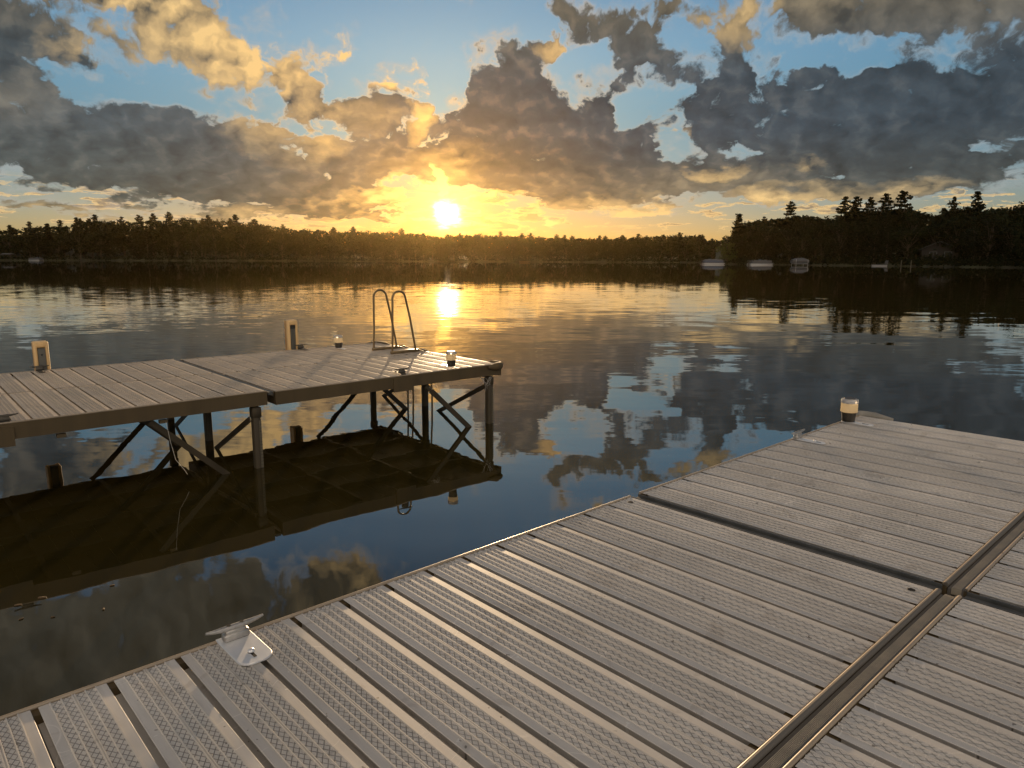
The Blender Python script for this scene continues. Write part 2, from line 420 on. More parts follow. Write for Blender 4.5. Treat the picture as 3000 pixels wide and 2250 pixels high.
def lens_mat():
    m_ = bpy.data.materials.new('frosted_lens'); m_.use_nodes = True
    nt = m_.node_tree; B = NB(nt); p = nt.nodes['Principled BSDF']; out = nt.nodes['Material Output']
    p.inputs['Base Color'].default_value = (.88, .82, .70, 1); p.inputs['Roughness'].default_value = .25
    tr = B.node('ShaderNodeBsdfTranslucent'); tr.inputs[0].default_value = (.98, .88, .66, 1)
    mx = B.node('ShaderNodeMixShader'); mx.inputs[0].default_value = .70
    nt.links.new(p.outputs[0], mx.inputs[1]); nt.links.new(tr.outputs[0], mx.inputs[2]); nt.links.new(mx.outputs[0], out.inputs[0])
    return m_
M['lens'] = lens_mat()
def clear_mat():
    m_ = bpy.data.materials.new('clear_cap'); m_.use_nodes = True
    p = m_.node_tree.nodes['Principled BSDF']
    p.inputs['Base Color'].default_value = (.75, .72, .68, 1); p.inputs['Roughness'].default_value = .15
    p.inputs['Transmission Weight'].default_value = .55; p.inputs['IOR'].default_value = 1.45
    return m_
M['cap'] = clear_mat()
def leaf_mat(name, a, b):
    m_ = bpy.data.materials.new(name); m_.use_nodes = True
    nt = m_.node_tree; B = NB(nt); p = nt.nodes['Principled BSDF']; out = nt.nodes['Material Output']
    t = B.node('ShaderNodeTexCoord'); n = B.noise(t.outputs['Object'], 1.1, 3, .6)
    oi = B.node('ShaderNodeObjectInfo')
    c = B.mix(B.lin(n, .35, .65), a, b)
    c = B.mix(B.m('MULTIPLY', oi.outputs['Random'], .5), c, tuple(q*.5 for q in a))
    B.put(p.inputs['Base Color'], c); p.inputs['Roughness'].default_value = .6; p.inputs['Specular IOR Level'].default_value = .1
    tr = B.node('ShaderNodeBsdfTranslucent'); B.put(tr.inputs[0], c)
    mx = B.node('ShaderNodeMixShader'); mx.inputs[0].default_value = .08
    nt.links.new(p.outputs[0], mx.inputs[1]); nt.links.new(tr.outputs[0], mx.inputs[2]); nt.links.new(mx.outputs[0], out.inputs[0])
    return m_
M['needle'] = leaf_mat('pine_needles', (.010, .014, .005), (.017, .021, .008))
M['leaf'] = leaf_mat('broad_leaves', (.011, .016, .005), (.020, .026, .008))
M['leafpale'] = leaf_mat('pale_leaves', (.07, .09, .022), (.12, .14, .04))
def ground_mat():
    m_ = bpy.data.materials.new('forest_floor'); m_.use_nodes = True
    B = NB(m_.node_tree); p = m_.node_tree.nodes['Principled BSDF']
    t = B.node('ShaderNodeTexCoord'); n = B.noise(t.outputs['Object'], .3, 6, .6)
    B.put(p.inputs['Base Color'], B.mix(B.lin(n, .35, .65), (.045, .038, .022), (.07, .075, .03)))
    p.inputs['Roughness'].default_value = .95
    return m_
M['ground'] = ground_mat()
def water_mat():
    m_ = bpy.data.materials.new('lake_water'); m_.use_nodes = True
    B = NB(m_.node_tree); p = m_.node_tree.nodes['Principled BSDF']
    g = B.node('ShaderNodeNewGeometry'); pos = g.outputs['Position']
    half = (.5, .5, .5)
    def slope(sx, sy, det, ax, ay, off):
        v_ = B.v('ADD', B.v('MULTIPLY', pos, (sx, sy, 1)), (off, off*1.7, 0))
        return B.v('MULTIPLY', B.v('SUBTRACT', B.noise(v_, 1.0, det, .5, out=1), half), (ax, ay, 0))
    swell = slope(.35, .9, 2, .010, .022, 3.1)
    rip = slope(1.1, 4.2, 3, .036, .062, 11.3)
    fine = slope(5, 13, 2, .012, .030, 23.9)
    calm = B.noise(B.v('MULTIPLY', pos, (.035, .09, 1)), 1.0, 3, .55)
    y = B.sep(pos)[1]
    far = B.m('MULTIPLY', B.smooth(y, 3.5, 15.0, .16, 1.0), B.smooth(y, 26.0, 62.0, 1.0, .10))
    wind = B.m('MULTIPLY', far, B.lin(calm, .35, .65, .35, 1.0))
    # a thin wind-ruffled band close to the far shore
    n_ = B.v('ADD', B.v('SCALE', swell, scale=B.smooth(y, 26.0, 62.0, 1.0, .15)), B.v('SCALE', rip, scale=wind))
    n_ = B.v('ADD', n_, B.v('SCALE', fine, scale=B.m('MULTIPLY', wind, B.lin(calm, .45, .6, .1, 1.0))))
    n_ = B.v('NORMALIZE', B.v('ADD', n_, (0, 0, 1)))
    B.put(p.inputs['Normal'], n_)
    p.inputs['Base Color'].default_value = (.028, .0215, .005, 1)
    p.inputs['Roughness'].default_value = .006
    p.inputs['IOR'].default_value = 2.0
    return m_
M['water'] = water_mat()

# ================================================================== the lake and its shores
b = MB(); b.raw([(-900, -200, 0), (900, -200, 0), (900, 900, 0), (-900, 900, 0)], [(0, 1, 2, 3)])
tag(b.build('lake_water', M['water']), kind='structure')
def lerp_tab(tab, x):
    if x <= tab[0][0]: return tab[0][1]
    for (a, p), (c, q) in zip(tab, tab[1:]):
        if x <= c: return p+(q-p)*(x-a)/(c-a)
    return tab[-1][1]
FAR = [(-90, 420), (-60, 420), (-35, 390), (-20, 345), (-5, 300), (10, 285), (18, 290), (40, 330)]
PEN = [(15.6, 226), (16.4, 214), (20, 203), (27, 188), (36, 168), (60, 130), (90, 120)]
def polar(a, r_): return (r_*math.sin(R(a)), r_*math.cos(R(a)))
def far_h(a, t): return (0.5*min(1, t/4) + max(0, t-4)*(.035+.06*max(0, min(1, (-a-8)/20)))) if t > 0 else t*.3
def pen_h(a, t): return (0.5*min(1, t/4) + max(0, t-4)*.07) if t > 0 else t*.3
def land(name, tab, hf, a0, a1, step, ts):
    b = MB(); vs = []; n = len(ts); cols = 0; a = a0
    rr = random.Random(3)
    while a <= a1+1e-6:
        j = rr.uniform(-1.2, 1.2)
        for t in ts:
            x, y = polar(a, lerp_tab(tab, a)+t+j)
            vs.append((x, y, hf(a, t)+(rr.uniform(-.1, .1) if t > 2 else 0)))
        cols += 1; a += step
    b.raw(vs, [(i*n+k, (i+1)*n+k, (i+1)*n+k+1, i*n+k+1) for i in range(cols-1) for k in range(n-1)], smooth=True)
    return tag(b.build(name, M['ground']), kind='structure')
land('far_shore_ground', FAR, far_h, -88, 40, .5, (-3, 0, 1.5, 4, 10, 25, 60, 140))
land('point_ground', PEN, pen_h, 15.6, 88, .4, (-3, 0, 1.5, 4, 10, 20, 40, 70))
# ---------------------------------------------------------------- trees
def quad(b, p, s, rnd, along=None, mi=0, flat=0.0):
    n = Vector((rnd.gauss(0, 1), rnd.gauss(0, 1), rnd.gauss(0, 1)+flat)).normalized()
    x = n.orthogonal().normalized() if along is None else (along-n*along.dot(n)).normalized()
    if along is None: x = Matrix.Rotation(rnd.uniform(0, 6.28), 3, n) @ x
    y = n.cross(x); w = s*rnd.uniform(.6, 1.2); h = s*rnd.uniform(.35, .7)
    b.raw([p-x*w, p-y*h*.8, p+x*w, p+y*h], [(0, 1, 2, 3)], mi=mi)
def trunk_into(b, h, r0, rnd, mi):
    pts = [(rnd.uniform(-.1, .1)*i, rnd.uniform(-.1, .1)*i, h*i/5) for i in range(6)]
    b.tube(pts, [r0*(1-.85*i/5) for i in range(6)], 7, mi=mi)
    return pts
def conifer(seed, spread, start, droop, ragged, levels=24):
    """10 m conifer: returns (crown, trunk)"""
    rnd = random.Random(seed); cr = MB(); tr = MB()
    trunk_into(tr, 9.8, .16, rnd, 0)
    for i in range(levels):
        f = i/(levels-1); z = 10*(start+(1-start)*f)
        L = spread*((1-f)**.62)*(1 if rnd.random() > ragged else rnd.uniform(.35, .8))+.12
        L *= min(1, .55+f*3)
        nb = rnd.randint(4, 6)
        a0 = rnd.uniform(0, 6.28)
        for k in range(nb):
            a = a0+6.28*k/nb+rnd.uniform(-.3, .3); l = L*rnd.uniform(.6, 1.2)
            if rnd.random() < ragged*.35: continue
            tip = Vector((math.cos(a)*l, math.sin(a)*l, z+l*droop+rnd.uniform(-.15, .15)))
            base = Vector((0, 0, z)); dr = (tip-base).normalized()
            tr.bar(base, base+(tip-base)*.8, .035, .035)
            m_ = max(5, int(l*12))
            for q in range(m_):
                t = .25+.75*(q+rnd.random())/m_
                p = base+(tip-base)*t+Vector((rnd.gauss(0, .1), rnd.gauss(0, .1), rnd.gauss(0, .07)+.04))
                quad(cr, p, .31, rnd, along=(dr+Vector((rnd.gauss(0, .4), rnd.gauss(0, .4), rnd.uniform(0, .5)))).normalized(), flat=.8)
                quad(cr, p+Vector((rnd.gauss(0, .12), rnd.gauss(0, .12), .05)), .27, rnd, flat=.5)
    for q in range(14): quad(cr, Vector((rnd.gauss(0, .07), rnd.gauss(0, .07), 9.4+rnd.random()*.75)), .16, rnd, along=Vector((0, 0, 1)))
    return cr, tr
def broadleaf(seed, wide, low, lumps=34):
    rnd = random.Random(seed); cr = MB(); tr = MB()
    trunk_into(tr, 7.5, .2, rnd, 0)
    for i in range(lumps):
        u_ = rnd.uniform(-1, 1); a = rnd.uniform(0, 6.28); rad = rnd.uniform(.45, 1.0)
        q = math.sqrt(1-u_*u_)
        c = Vector((math.cos(a)*q*wide*rad, math.sin(a)*q*wide*rad, 10*(low+(1-low)*.5)+u_*10*(1-low)*.46*rad))
        if c.z < 10*(low+.25): c.x *= .8; c.y *= .8
        tr.bar(Vector((0, 0, max(2.0, c.z*.55))), c, .05, .05)
        s = rnd.uniform(.55, 1.05)
        for k in range(46):
            v_ = Vector((rnd.gauss(0, 1), rnd.gauss(0, 1), rnd.gauss(0, .75))).normalized()*s*rnd.uniform(.55, 1.1)
            quad(cr, c+v_, .32, rnd, flat=.6)
    return cr, tr
PROTO = {}
def proto(kind, maker, leafm):
    cr, tr = maker
    # a single mesh for the far trees, and separate crown and trunk for the near ones
    one = MB(); one.raw(cr.v, cr.f, mi=0); one.raw(tr.v, tr.f, mi=1)
    me = []
    for nm, q, ms in (('tree', one, [leafm, M['bark']]), ('crown', cr, [leafm]), ('trunk', tr, [M['bark']])):
        x = bpy.data.meshes.new(kind+'_'+nm); x.from_pydata(q.v, [], q.f)
        for m_ in ms: x.materials.append(m_)
        x.polygons.foreach_set('material_index', q.mi); x.update(); me.append(x)
    PROTO.setdefault(kind, []).append(me)
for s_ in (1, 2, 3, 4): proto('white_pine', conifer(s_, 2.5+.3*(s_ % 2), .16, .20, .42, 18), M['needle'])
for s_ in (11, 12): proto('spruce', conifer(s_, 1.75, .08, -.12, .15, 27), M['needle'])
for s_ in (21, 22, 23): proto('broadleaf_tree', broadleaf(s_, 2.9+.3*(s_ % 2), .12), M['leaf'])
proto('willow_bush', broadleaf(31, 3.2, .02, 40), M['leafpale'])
TN = [0]
def far_tree(kind, a, r_, hgt, z, wide):
    me = random.choice(PROTO[kind])[0]
    o = bpy.data.objects.new(kind, me); C.objects.link(o)
    x, y = polar(a, r_); o.location = (x, y, z-.2); o.rotation_euler = (0, 0, random.uniform(0, 6.28))
    o.scale = (hgt/10*wide, hgt/10*wide, hgt/10)
    return o
def near_tree(kind, a, r_, hgt, z, wide, var=None):
    me = PROTO[kind][var] if var is not None else random.choice(PROTO[kind])
    x, y = polar(a, r_)
    t = empty(kind, (x, y, z-.2), random.uniform(0, 6.28)); t.scale = (hgt/10*wide, hgt/10*wide, hgt/10)
    for nm, q in (('crown', me[1]), ('trunk', me[2])):
        o = bpy.data.objects.new(nm, q); C.objects.link(o); o.parent = t
    return t
SKYF = [(-60, 2.3), (-50, 2.2), (-40, 2.0), (-35, 1.9), (-33.7, 2.0), (-32.4, 2.3), (-31.6, 2.2), (-30, 2.7), (-26.4, 2.8), (-24, 3.0), (-21.5, 2.9), (-19, 2.75), (-16.4, 2.25), (-14.4, 2.2), (-11, 2.15), (-7.4, 2.05), (-5.3, 1.7), (-3.9, 1.95), (-.2, 1.85), (3.4, 1.7), (7, 1.6), (10.5, 1.8), (14, 1.9), (15, 1.45), (16.5, 1.5), (24, 1.6), (36, 1.6)]
SKYP = [(16, 1.5), (16.5, 2.5), (18.5, 3.15), (20.1, 3.25), (21.3, 3.35), (22.3, 3.4), (23.6, 3.0), (24.6, 3.7), (27.8, 3.75), (28.9, 3.5), (29.6, 3.2), (30.9, 3.75), (32.7, 3.6), (34.7, 3.8), (40, 3.8), (60, 4.5), (88, 5)]
rnd = random.Random(42)
FARLAB = {'white_pine': 'dark pine', 'spruce': 'narrow spruce', 'broadleaf_tree': 'rounded leafy tree'}
for row, (t0, st, k0, k1) in enumerate(((5, 1.0, .58, .84), (14, .92, .84, .97), (24, .86, .95, 1.035))):
    a = -46.0 if row else -44.0
    while a < 17.5:
        aa = a+rnd.uniform(-.35, .35)
        kind = rnd.choices(['white_pine', 'spruce', 'broadleaf_tree'], [.55, .03, .42] if row else [.3, .05, .65])[0]
        t = t0+rnd.uniform(-3, 3); r_ = lerp_tab(FAR, aa)+t; z = far_h(aa, t)
        top = math.radians(lerp_tab(SKYF, aa)*rnd.uniform(k0, k1)*(1.03 if kind != 'broadleaf_tree' else .97))
        hgt = CZ+r_*math.tan(top)-z
        o = far_tree(kind, aa, r_, hgt, z, rnd.uniform(1.35, 1.8)*(11/max(9, hgt))**.4)
        where = next(w for lim, w in ((-28, 'near the left border of the far shore'), (-17, 'on the high left stretch of the far shore'), (-8, 'on the far shore above the tall bumper post'), (-2, 'on the far shore beneath the sun'), (8, 'on the far shore just right of the sun'), (99, 'on the far shore beside the right point')) if aa < lim)
        tag(o, FARLAB[kind]+(' at waterline ', ' mid wood ', ' on skyline ')[row]+where, 'tree', 'trees of the far shore')
        a += st*rnd.uniform(.8, 1.25)*(1.0 if a > -36 else 2.0)
PENLAB = {'white_pine': 'dark pine', 'broadleaf_tree': 'dark leafy tree'}
for row, (t0, st, k0, k1) in enumerate(((5, 1.15, .5, .8), (12, 1.05, .75, .95), (20, 1.1, .88, 1.02))):
    a = 16.9+.4*row
    while a < 50:
        aa = a+rnd.uniform(-.3, .3)
        kind = rnd.choices(['white_pine', 'broadleaf_tree'], [.2, .8])[0]
        t = t0+rnd.uniform(-2.5, 2.5); r_ = lerp_tab(PEN, aa)+t; z = pen_h(aa, t)
        if row == 0 and 29.6 < aa < 31.4: a += st; continue
        hgt = CZ+r_*math.tan(math.radians(lerp_tab(SKYP, aa)*rnd.uniform(k0, k1)))-z
        o = near_tree(kind, aa, r_, hgt, z, rnd.uniform(1.0, 1.3)*(10/max(8, hgt))**.3)
        where = next(w for lim, w in ((23.5, 'right point left of the five pines'), (28.5, 'right point below the five pines'), (32.5, 'right point between cabin and bushy pine'), (99, 'right point by the right border')) if aa < lim)
        tag(o, PENLAB[kind]+(' at waterline of ', ' midway up ', ' on skyline of ')[row]+where, 'tree', 'trees packed on the right point')
        a += st*rnd.uniform(.8, 1.25)*(1.0 if a < 37 else 1.7)
for kind, aa, t, top, w_, var, lab in (
    ('spruce', 17.15, 10, 3.2, 1.5, 0, 'tall pointed spruce at the tip of the right point'),
    ('white_pine', 20.7, 18, 3.95, 1.3, 0, 'pine spike rising alone above the leafy trees left of the five pines'),
    ('white_pine', 24.3, 18, 4.2, 1.25, 1, 'leftmost of the five pines standing above the right wood'),
    ('white_pine', 25.0, 20, 4.2, 1.1, 2, 'second from left of the five pines above the right wood'),
    ('white_pine', 25.9, 19, 4.15, 1.15, 3, 'third from left of the five pines above the right wood'),
    ('white_pine', 26.85, 18, 4.3, 1.25, 0, 'fourth from left of the five pines above the right wood'),
    ('white_pine', 27.9, 18, 4.45, 1.35, 2, 'broadest and rightmost of the five pines above the right wood'),
    ('white_pine', 30.9, 19, 4.0, .9, 3, 'thin ragged pine top between the five pines and the right edge pine'),
    ('white_pine', 32.2, 18, 4.25, 1.15, 1, 'bushy pine top standing clear nearest the right edge'),
    ('willow_bush', 16.45, 3, 1.45, 1.25, 0, 'pale green bushy tree overhanging the water at the tip of the point'),
    ('broadleaf_tree', 28.8, 16, 3.75, .8, 0, 'loose leafy tree just right of the broadest pine'),
):
    r_ = lerp_tab(PEN, aa)+t; z = pen_h(aa, t)
    tag(near_tree(kind, aa, r_, CZ+r_*math.tan(math.radians(top))-z, z, w_, var), lab, 'tree')
# shore bushes: nobody could count them
def undergrowth(name, tab, hf, a0, a1, n, lab):
    b = MB(); rr = random.Random(a0)
    for i in range(n):
        a = rr.uniform(a0, a1); t = rr.uniform(.6, 9); x, y = polar(a, lerp_tab(tab, a)+t)
        z = hf(a, t); s = rr.uniform(.6, 1.5)
        for k in range(16):
            v_ = Vector((rr.gauss(0, .8)*s, rr.gauss(0, .8)*s, abs(rr.gauss(0, .75))*s))
            quad(b, Vector((x, y, z))+v_, .42, rr, flat=.4)
    tag(b.build(name, M['leaf']), lab, 'bushes', kind='stuff')
def wood_mass(name, tab, hf, sky, a0, a1, n, t0, t1, lab):
    b = MB(); rr = random.Random(n)
    for i in range(n):
        a = rr.uniform(a0, a1); t = rr.uniform(t0, t1); r_ = lerp_tab(tab, a)+t; x, y = polar(a, r_)
        z0 = hf(a, t); z1 = CZ+r_*math.tan(R(lerp_tab(sky, a)*.86))
        quad(b, Vector((x, y, z0+(z1-z0)*rr.random()**.9)), 1.15, rr, flat=.2)
    tag(b.build(name, M['leaf']), lab, 'wood', kind='stuff')
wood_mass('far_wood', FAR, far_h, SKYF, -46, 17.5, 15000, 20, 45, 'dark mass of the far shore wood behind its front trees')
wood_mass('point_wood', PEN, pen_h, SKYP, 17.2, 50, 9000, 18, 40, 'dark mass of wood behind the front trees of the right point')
undergrowth('shore_bushes', FAR, far_h, -46, 17, 900, 'dark bushes and low growth along the far waterline')
undergrowth('point_bushes', PEN, pen_h, 16.2, 50, 700, 'dark bushes and low growth along the waterline of the right point')

# ================================================================== docks
# dock frame: X runs along the dock towards the lake, Y to its left, Z up from the water
DROT = R(90-47.3)
PITCHW, GAP = .1615, .0160
def plank_profile():
    """(x, z, tread?) outline of one plank's top; ribs stand proud of the tread bands"""
    w = PITCHW-GAP
    bd, rb, dbl = .0225, .0032, .0085
    band = (w-2*bd-4*rb-dbl)/4
    p = [(-.007, -.05), (-.007, -.030), (.012, -.028), (.012, -.0022), (0, -.0018), (0, -.0008), (.0008, 0)]; tr = [0]*7
    x = bd
    def rib(x, wd):
        q = [(x, 0), (x+.0006, .0021), (x+wd-.0006, .0021), (x+wd, 0)]
        return q
    seq = ['r', 'b', 'r', 'b', 'd', 'b', 'r', 'b', 'r']
    for k in seq:
        if k == 'b':
            p += [(x+.0004, -.0014), (x+band-.0004, -.0014)]; tr += [0, 1]; x += band
        else:
            wd = rb if k == 'r' else dbl
            if k == 'd':
                p += [(x, 0), (x+.0006, .0021), (x+.0028, .0021), (x+.0034, .0002), (x+wd-.0034, .0002), (x+wd-.0028, .0021), (x+wd-.0006, .0021), (x+wd, 0)]; tr += [0]*8
            else:
                p += rib(x, wd); tr += [0]*4
            x += wd
    p += [(w-.0008, 0), (w, -.0008), (w, -.0018), (w-.012, -.0022), (w-.012, -.028), (w+.007, -.030), (w+.007, -.05)]; tr += [0]*7
    return p, tr
PP, PT = plank_profile()
def panel_mesh(name, n, width, mats=None):
    b = MB(); rr = random.Random(n)
    for i in range(n):
        x0 = i*PITCHW+GAP/2; dz = rr.uniform(-.0006, .0006)
        m_ = len(PP); y0, y1 = .004+rr.uniform(0, .002), width-.004-rr.uniform(0, .002)
        vs = [(x0+x, y, z+dz) for y in (y0, y1) for x, z in PP]
        for k in range(m_-1):
            b.raw([vs[k], vs[k+1], vs[m_+k+1], vs[m_+k]], [(0, 1, 2, 3)], mi=1 if PT[k+1] else 0)
        b.raw([vs[0], vs[m_-1], vs[2*m_-1], vs[m_]], [(0, 1, 2, 3)], mi=2)  # underside in dark rail colour, painting in the shade below the planks
        b.raw(vs[:m_], [tuple(range(m_))]); b.raw(vs[m_:], [tuple(range(m_))[::-1]])
    me = bpy.data.meshes.new(name); me.from_pydata(b.v, [], b.f)
    
    for q in (mats or (M['deck'], M['tread'])): me.materials.append(q)
    me.materials.append(M['rail'])
    me.polygons.foreach_set('material_index', b.mi); me.update()
    return me
SEC = 15*PITCHW                      # one dock section, 2.42 m
# the tread pattern must not stretch with the panel width, so each width gets a mesh of its own
def add_panel(parent, x, y, z, width, mats=None, cache={}):
    k = (round(width, 3), bool(mats))
    if k not in cache: cache[k] = panel_mesh('deck_panel', 15, width, mats)
    o = bpy.data.objects.new('deck_panel', cache[k]); C.objects.link(o); o.parent = parent
    o.location = (x, y, z)
    return o
def part(parent, name, m_, fill, label=None):
    b = MB(); fill(b); o = b.build(name, m_, parent)
    if label: o['label'] = label
    return o
def section_frame(parent, x0, y0, y1, z, h=.13, rimr=.006):
    """rails round one section under its planks"""
    L = SEC
    part(parent, 'side_rail', M['rail'], lambda b: (b.box(x0, x0+L, y0-.012, y0+.028, z-h, z-.0065)))
    part(parent, 'side_rail', M['rail'], lambda b: (b.box(x0, x0+L, y1-.028, y1+.012, z-h, z-.0065)))
    part(parent, 'cross_beam', M['rail'], lambda b: [b.box(x0+q, x0+q+.04, y0+.029, y1-.029, z-h+.01, z-.052) for q in (0.002, L*.5-.02, L-.042)])
    part(parent, 'edge_rim', M['rim'], lambda b: [b.tube([(x0, y, z-.001), (x0+L, y, z-.001)], rimr, 8) for y in (y0-.004, y1+.004)])
def leg_row(parent, x, ys, ztop, back_braces=True, tape=(0,)):
    for i, y in enumerate(ys):
        part(parent, 'leg', M['leg'], lambda b: (b.rbox(x-.031, x+.031, y-.031, y+.031, -1.2, ztop, .006, 1), b.rbox(x-.038, x+.038, y-.036, y+.036, ztop-.09, ztop-.004, .006, 1)))
        if i in tape:
            def sc(b):
                b.box(x+.0105, x+.0305, y-.0335, y-.0312, -.3, ztop-.115)
            def marks(b):
                z = -.28
                while z < ztop-.13:
                    b.box(x+.0105, x+.0305, y-.0352, y-.0337, z, z+.0028); z += .028
            part(parent, 'depth_scale', M['tape'], sc)
            part(parent, 'depth_scale_marks', M['black'], marks)
        if i < len(ys)-1:
            y2 = ys[i+1]
            part(parent, 'cross_brace', M['leg'], lambda b: b.bar((x-.05, y, ztop-.10), (x-.05, y+(y2-y)*1.0, -.17), .012, .045))
        if back_braces:
            part(parent, 'long_brace', M['leg'], lambda b: b.bar((x-.80, y+.0, ztop-.005), (x-.04, y+.0, -.22), .03, .045))
# ---------------------------------------------------------------- the dock underfoot
ZN = .67
nd = tag(empty('dock', (0, 0, 0), DROT), 'wide tan ribbed dock in the foreground running off to the right', 'dock')
YA0, YA1, YB0, YB1 = .660, 1.893, -.640, .588
SX = (-2.435, .050, 2.540)
for x0 in SX:
    section_frame(nd, x0, YA0, YA1, ZN); section_frame(nd, x0, YB0, YB1, ZN)
    add_panel(nd, x0, YA0, ZN, YA1-YA0); add_panel(nd, x0, YB0, ZN, YB1-YB0)
    # lengthwise channel between the two rows: bead, groove, ribbed strip, rim
    part(nd, 'bead_rail', M['bead'], lambda b: (b.tube([(x0, .652, ZN-.003), (x0+SEC, .652, ZN-.003)], .0085, 10), b.box(x0, x0+SEC, .636, .646, ZN-.05, ZN-.012)))
    def strip(b):
        b.box(x0, x0+SEC, .606, .635, ZN-.030, ZN-.009)
        for k in range(8):
            y = .6075+k*.0034
            b.box(x0, x0+SEC, y, y+.0019, ZN-.009, ZN-.0062)
    part(nd, 'ribbed_strip', M['strip'], strip)
    part(nd, 'bead_rail', M['bead'], lambda b: (b.tube([(x0, .595, ZN-.004), (x0+SEC, .595, ZN-.004)], .0062, 8), b.box(x0, x0+SEC, .600, .6055, ZN-.03, ZN-.003)))
for x0 in SX[1:]:
    a, c = x0-.066, x0-.004
    for y0, y1 in ((YA0, YA1), (YB0, YB1)):
        part(nd, 'joint_channel', M['joint'], lambda b: (b.box(a+.012, c-.012, y0, y1, ZN-.04, ZN-.013), b.box(a+.003, a+.009, y0, y1, ZN-.04, ZN-.003), b.box(c-.007, c-.001, y0, y1, ZN-.04, ZN-.003)))
def hole(b, x, y):  # dark disc laid on the plank top, painting the hole's shade
    b.lathe([(.0115, 0), (.0125, .0012), (.010, .0016)], 18, c=(x, y, ZN+.0012), caps=False)
    b.lathe([(.0108, 0), (.0, .0)], 18, c=(x, y, ZN+.0022), caps=False)
for x, y in ((2.405, .712), (2.405, 1.845)):
    part(nd, 'bolt_hole', M['dark'], lambda b: hole(b, x, y))
for x in (.2, 2.48, 4.86):
    leg_row(nd, x, (1.85, -.6), ZN-.13, back_braces=False, tape=())
def corner_bumper(parent, pts, z, rad=.020):
    P_ = []
    for i in range(len(pts)-1):
        for k in range(6):
            t = k/6
            P_.append(tuple(pts[i][j]*(1-t)+pts[i+1][j]*t for j in range(2))+(z,))
    P_.append((*pts[-1], z))
    for _ in range(3):
        P_ = [P_[0]]+[tuple((P_[i-1][j]+2*P_[i][j]+P_[i+1][j])/4 for j in range(3)) for i in range(1, len(P_)-1)]+[P_[-1]]
    n = len(P_)
    b = MB(); b.tube(P_, [rad*(.35+.65*min(1, min(i, n-1-i)/3)) for i in range(n)], 10, squash=1.6)
    return b
XE = SX[2]+SEC
o = corner_bumper(nd, [(XE-.13, YA1+.022), (XE+.035, YA1+.022), (XE+.035, YA1-.20)], ZN-.004).build('corner_bumper', M['bumper'])
o.matrix_world = Matrix.Rotation(DROT, 4, 'Z')
tag(o, 'grey rubber bumper wrapped round the far corner of the near dock', 'bumper')
# ---------------------------------------------------------------- cleats
def plate_outline(w, l, n=10):
    """square at the outer end (y=0), rounded at the inner end (y=-l)"""
    r_ = min(w/2, .034); pts = [(-w/2, 0), (w/2, 0)]
    for cx, a0 in ((w/2-r_, 0), (-w/2+r_, -90)):
        pts += [(cx+r_*math.cos(R(a0-90*k/n)), -l+r_+r_*math.sin(R(a0-90*k/n))) for k in range(n+1)]
    return pts
def make_plate(b, w, l, th=.005, z=.003):
    o_ = plate_outline(w, l); n = len(o_)
    i_ = [(x*(1-.0016/(w/2)), y if abs(y) < 1e-6 else y+.0016*(1 if y < -l/2 else 0)) for x, y in o_]
    vs = [(x, y, z) for x, y in o_]+[(x, y, z+th-.0014) for x, y in o_]+[(x, y, z+th) for x, y in i_]
    b.raw(vs, [tuple(range(n)), tuple(range(2*n, 3*n))[::-1]]+[(q*n+k, (q+1)*n+k, (q+1)*n+(k+1) % n, q*n+(k+1) % n) for q in (0, 1) for k in range(n)])
    return z+th
def make_cleat(name, w, l, label, slot_y, body_y=-.022, dark=False):
    PL, CA = (M['castshade'], M['castshade']) if dark else (M['plate'], M['cast'])
    root = empty(name)
    tag(root, label, 'cleat', 'mooring cleats on the docks')
    top = .008
    part(root, 'base_plate', PL, lambda b: (make_plate(b, w, l), b.box(-w/2, w/2, .0005, .005, -.055, .0079)))
    def slot(b):  # dark disc and bar on the plate paint the slot's shade
        b.lathe([(.0085, 0), (.0, 0)], 20, c=(0, slot_y, top+.0007), caps=False)
        b.box(-.0042, .0042, slot_y-.030, slot_y-.006, top-.001, top+.0005)
    part(root, 'key_slot', M['dark'], slot)
    part(root, 'bolt_head', PL, lambda b: b.lathe([(.0095, 0), (.0092, .003), (.007, .0058), (.003, .0072), (.0003, .0075)], 18, c=(.002, slot_y+.003, top+.001)))
    def ped(b):
        b.rbox(-.036, .036, body_y-.014, body_y+.014, top-.001, top+.022, .006, 2)
        b.rbox(-.029, .029, body_y-.0105, body_y+.0105, top+.01, top+.031, .005, 2)
    part(root, 'pedestal', CA, ped)
    def horn(b):
        pts = [(-.080, body_y, top+.0405), (-.062, body_y, top+.0375), (-.040, body_y, top+.0355), (-.018, body_y, top+.034), (.018, body_y, top+.034), (.040, body_y, top+.0355), (.062, body_y, top+.0375), (.080, body_y, top+.0405)]
        b.tube(pts, [.0034, .0052, .0072, .0090, .0090, .0072, .0052, .0034], 12)
    part(root, 'horn', CA, horn)
    def holes(b):  # dark discs over the horn paint the shade of the recesses
        for sx in (-1, 1): b.lathe([(.0058, 0), (0, 0)], 14, c=(sx*.018, body_y, top+.0434), caps=False)
    part(root, 'bolt_recess', M['dark'], holes)
    return root
def on_dock(o, x, y, z, frame, rz=0.0):
    """stand a thing on a dock without parenting it there"""
    o.matrix_world = frame @ Matrix.Translation((x, y, z)) @ Matrix.Rotation(rz, 4, 'Z')
NF = Matrix.Rotation(DROT, 4, 'Z')
LROT = R(-1.35)
ZL = .64
LF = NF @ Matrix.Translation((2.47, 5.615, 0)) @ Matrix.Rotation(LROT, 4, 'Z')   # left dock: origin at its front edge, at the joint
c_wide = make_cleat('mooring_cleat', .092, .178, 'silver cleat on a broad rounded plate in the foreground, nearest the camera', -.122)
on_dock(c_wide, .685, 1.893, ZN, NF)
